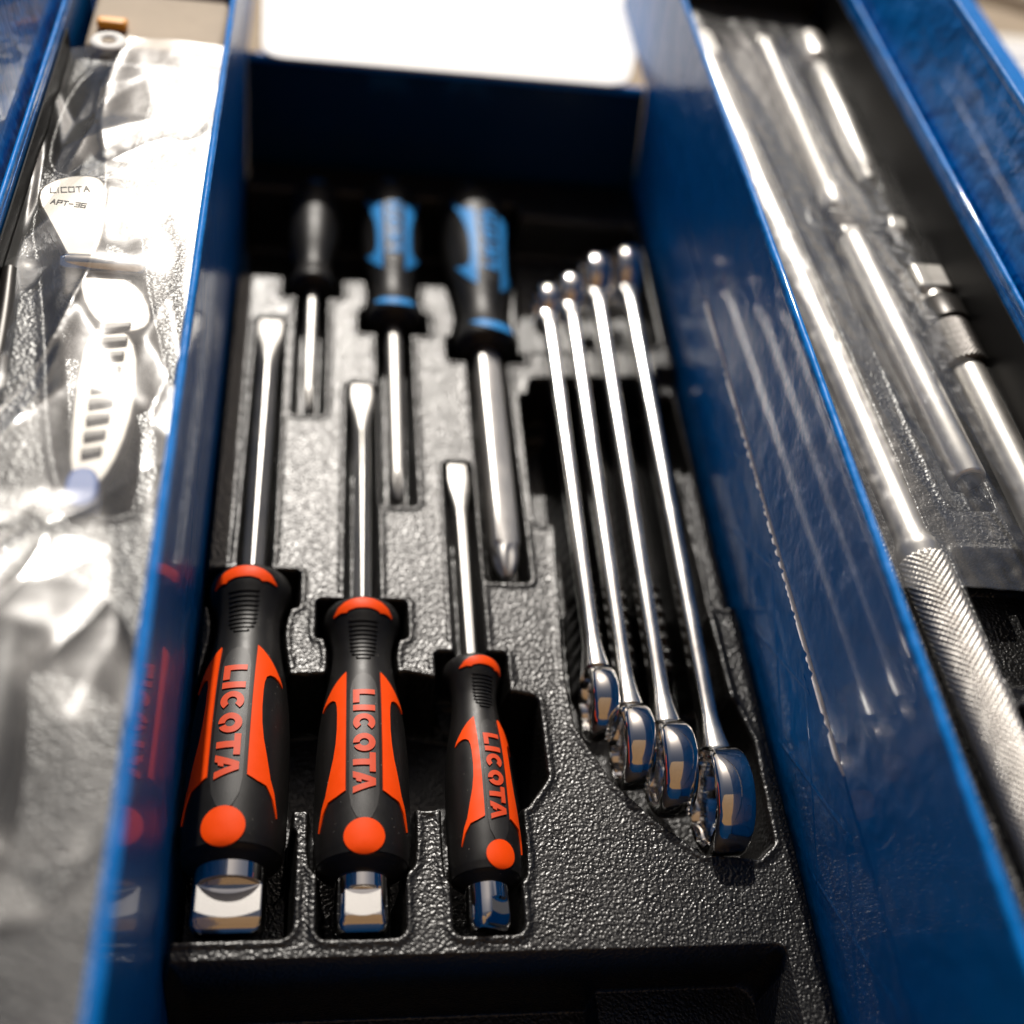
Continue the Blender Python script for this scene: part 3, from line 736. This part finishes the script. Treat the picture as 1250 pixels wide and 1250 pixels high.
# stamped print on the head plate
FONT = {'L': [(0, 0, 0, 5), (0, 0, 3, 0)], 'I': [(0, 0, 0, 5)], 'C': [(3, 0, 0, 0), (0, 0, 0, 5), (0, 5, 3, 5)], 'O': [(0, 0, 3, 0), (3, 0, 3, 5), (3, 5, 0, 5), (0, 5, 0, 0)],
        'T': [(1.5, 0, 1.5, 5), (0, 5, 3, 5)], 'A': [(0, 0, 1.5, 5), (1.5, 5, 3, 0), (.7, 2, 2.3, 2)], 'P': [(0, 0, 0, 5), (0, 5, 3, 5), (3, 5, 3, 2.5), (3, 2.5, 0, 2.5)],
        '-': [(0, 2.5, 2.4, 2.5)], '3': [(0, 5, 3, 5), (3, 5, 3, 0), (3, 0, 0, 0), (0.6, 2.5, 3, 2.5)], '6': [(3, 5, 0, 5), (0, 5, 0, 0), (0, 0, 3, 0), (3, 0, 3, 2.5), (3, 2.5, 0, 2.5)]}
def print_text(txt, x, y, sc, dx, dy, z, parent, w=.42):
    """strokes as thin raised bars; (dx, dy) is the reading direction"""
    l = math.hypot(dx, dy); ux, uy = dx / l, dy / l; vx, vy = -uy, ux
    pen = 0
    for ch in txt:
        m = MB()
        for (a, b, c, d2) in FONT[ch]:
            p = Vector((x + ux * (pen + a) * sc + vx * b * sc, y + uy * (pen + a) * sc + vy * b * sc)); q = Vector((x + ux * (pen + c) * sc + vx * d2 * sc, y + uy * (pen + c) * sc + vy * d2 * sc))
            e = (q - p).normalized() * w / 2; nrm = Vector((-e.y, e.x)); p -= e; q += e
            pts = [p - nrm, q - nrm, q + nrm, p + nrm]
            m.loft([[(k.x, k.y, z - .2) for k in pts], [(k.x, k.y, z + .15) for k in pts]])
        mesh_obj('letter', m, M_greyink, parent, smooth=0)
        pen += 4.3 if ch != 'I' else 1.8
print_text('LICOTA', -20, 40, .62, 1, .2, 3.5, hp)
print_text('APT-36', -19, 33.5, .5, 1, -.1, 3.5, hp)

t = thing('snip_handles', 'dark slim steel handle half out of frame at the left tray edge', 'cutter', (-123, 60, LZ))
m = MB(); rings = []
for k in range(30):
    s = k / 29; y = -75 + 130 * s; x = -4 + 5 * math.sin(s * 3.0); rings.append([(x + px, y, pz + 3) for px, _, pz in superring(0, 4.2 - 1.2 * s, 4.0 - s, n=20)])
mesh_obj('handle', m.loft(rings), M_darksteel, t, smooth=60)
m = MB(); m.lathe([(-4, 5), (-3, 6.2), (3, 6.2), (4, 5)], 32); m.v = [(x, z + 58, y) for x, y, z in [(v[0], v[1], v[2]) for v in m.v]]
pv = mesh_obj('pivot', m, M_darksteel, t, smooth=40)
t = thing('dark_blue_tool', 'dark tool with a black body lying low in the near left tray recess', 'hand tool', (-104, -64, LZ - 9))
m = MB(); rings = [[(px * 1.0, y, pz) for px, _, pz in superring(0, w, h_, n=28, p=2.6)] for y, w, h_ in ((40, 3, 2), (36, 6, 4), (20, 9, 6), (-5, 11, 7), (-30, 9, 6), (-45, 6, 4), (-48, 3, 2))]
mesh_obj('body', m.loft(rings), M_rubber, t, smooth=60)
mesh_obj('blue_stripe', MB().box(-5, -2.5, -8, 10, 6.5, 9.4), principled('tool_blue', (0.01, 0.10, 0.45), .4), t, bevel=.8)

# paper packet and amber clip beyond the left insert
m = MB(); m.box(-125, -66, 272, 328, 108, 118)
tag(mesh_obj('paper_packet', m, M_kraft, smooth=30, bevel=3), 'beige paper packet at the far end of the left tray', 'packet')
m = MB(); m.box(-121, -108, 285, 291, 118.1, 122)
tag(mesh_obj('amber_clip', m, M_amber, smooth=30, bevel=1.5), 'small amber plastic clip lying on the beige paper packet', 'clip')
m = MB(); N = 40; rings = []
for i in range(N):
    a = 2 * math.pi * i / N; rings.append([( -112 + (5.2 + 2.2 * math.cos(b)) * math.cos(a), 262 + (5.2 + 2.2 * math.cos(b)) * math.sin(a), 126 + 1.0 * math.sin(b)) for b in np.linspace(0, 2 * math.pi, 9)[:-1]])
rings.append(rings[0]); m.loft(rings, cap=False)
tag(mesh_obj('hanging_ring', m, M_paper, smooth=60), 'white plastic hang ring at the top of the left film', 'ring')

# ------------------------------------------------------------------ crinkled clear film over the side trays
def film(name, label, x0, x1, y0, y1, step, zf, mat, extra=None):
    xs = np.arange(x0, x1 + .01, step); ys = np.arange(y0, y1 + .01, step)
    X, Y = np.meshgrid(xs, ys); Z = np.vectorize(zf)(X, Y)
    if extra is not None: Z = Z + extra(X, Y)
    me = grid_mesh(name, X, Y, Z); o = link_mesh(name, me, mat, None, smooth=180)
    tag(o, label, 'film'); return o
def nz(x, y, s, k): return noise.noise(Vector((x / s, y / s, k)))
def sstep_s(t): t = max(0, min(1, t)); return t * t * (3 - 2 * t)
rng = random.Random(11)
cr_pts, cr_h = [], []
yy = -250
while yy < 300:
    xx = -132 + rng.uniform(0, 10)
    while xx < -58:
        cr_pts.append((xx + rng.uniform(-5, 5), yy + rng.uniform(-9, 9))); cr_h.append(rng.uniform(-2.1, 2.1)); xx += 17
    yy += 27
cr_pts += [(-132, -250), (-58, -250), (-58, 300), (-132, 300)]; cr_h += [0, 0, 0, 0]
# one sheet-like facet that tips towards the front left
for p, h_ in (((-128, 8), 2.6), ((-98, 12), -1.8), ((-92, -22), 1.2), ((-122, -34), 4.6)):
    keep = [k for k, q in enumerate(cr_pts) if math.dist(p, q) > 15]; cr_pts = [cr_pts[k] for k in keep]; cr_h = [cr_h[k] for k in keep]
    cr_pts.append(p); cr_h.append(h_)
_tv, _te, _tf, _to, _, _ = delaunay_2d_cdt([Vector(p) for p in cr_pts], [], [], 0, 1e-6)
_hz = [cr_h[o[0]] if o else 0 for o in _to]
def crumple(X, Y):
    Z = np.zeros(X.shape)
    for f in _tf:
        a, b, c = [_tv[k] for k in f]; ha, hb, hc = [_hz[k] for k in f]
        det = (b.y - c.y) * (a.x - c.x) + (c.x - b.x) * (a.y - c.y)
        if abs(det) < 1e-9: continue
        l1 = ((b.y - c.y) * (X - c.x) + (c.x - b.x) * (Y - c.y)) / det; l2 = ((c.y - a.y) * (X - c.x) + (a.x - c.x) * (Y - c.y)) / det; l3 = 1 - l1 - l2
        k = (l1 >= -1e-9) & (l2 >= -1e-9) & (l3 >= -1e-9)
        Z = np.where(k, l1 * ha + l2 * hb + l3 * hc, Z)
    for _ in range(3):
        P = np.pad(Z, 1, mode='edge'); Z = (P[:-2, 1:-1] + P[2:, 1:-1] + P[1:-1, :-2] + P[1:-1, 2:] + 2 * Z) / 6
    return Z
def zl(x, y):
    e = min(x + 128.8, -64.0 - x)
    w = 1.1 * nz(x, y * .5, 38, 1) + 0.40 * nz(x + y * .35, y * .25, 13, 4) + 0.05 * nz(x, y, 6, 9)
    for sc_, k_, am in ((34, 11, .6), (46, 17, .9)):
        w += am * (1 - abs(nz(x - .3 * y, .35 * y, sc_, k_))) ** 16
    return 125.0 - 6.0 * sstep_s((-96 - x) / 34) * sstep_s((y - 20) / 60) + w * min(1, .3 + e / 10) + 2.5 * math.exp(-((y - 118) / 9) ** 2 - ((x + 96) / 16) ** 2)
film('plastic_film', 'crinkled clear plastic film glaring white over the left-hand tray', -128.7, -63.9, -238, 268, 0.8, zl, M_film_l, crumple)
def zr(x, y):
    e = min(x - 157.0, 246.5 - x)
    ax = 188.5 - (y - 12) * (14.5 / 354)
    w = 1.1 * nz(x, y * .35, 24, 2) + .6 * nz(x + y * .15, y * .12, 7, 5) + .25 * nz(x, y, 5, 8)
    return 108.6 + 11 * math.exp(-((x - 156.5) / 6.5) ** 2) + w + 1.6 * math.exp(-((x - ax) / 9) ** 2) - 3 * math.exp(-((246.5 - x) / 5) ** 2)
fr_ = film('plastic_film', 'clear plastic film drawn tightly over the silver bars in the right-hand tray', 157.2, 246.6, -6, 394, 0.9, zr, M_film_r)

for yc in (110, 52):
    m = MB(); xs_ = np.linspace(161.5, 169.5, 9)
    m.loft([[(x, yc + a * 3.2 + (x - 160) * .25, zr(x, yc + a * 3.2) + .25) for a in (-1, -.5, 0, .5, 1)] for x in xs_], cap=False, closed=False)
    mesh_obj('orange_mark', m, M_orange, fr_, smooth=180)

# ------------------------------------------------------------------ things on the ground beyond the right side
m = MB(); m.loft([[(520, 640, GZ + .3), (680, 640, GZ + .3), (680, 745, GZ + .3), (520, 745, GZ + .3)], [(520, 640, GZ + 1), (680, 640, GZ + 1), (680, 745, GZ + 1), (520, 745, GZ + 1)]])
sheet = mesh_obj('paper_sheet', m, M_paper, smooth=0); tag(sheet, 'white printed paper sheet on the ground beyond the toolbox, upper right', 'paper sheet')
for k in range(4):
    mesh_obj('printed_line', MB().box(535, 665, 655 + 20 * k, 659 + 20 * k, GZ + 1, GZ + 1.3), M_blueink, sheet, smooth=0)
m = MB(); rings = []
for i in range(60):
    s = i / 59; x = 540 + 200 * s; y = 830 - 120 * s + 25 * math.sin(s * 4)
    rings.append([(x, y + 5 * math.cos(b), GZ + 5.2 + 5 * math.sin(b)) for b in np.linspace(0, 2 * math.pi, 13)[:-1]])
tag(mesh_obj('beige_cord', m.loft(rings), M_beige, smooth=60), 'beige rubber cord curving over the ground at the upper right', 'cord')
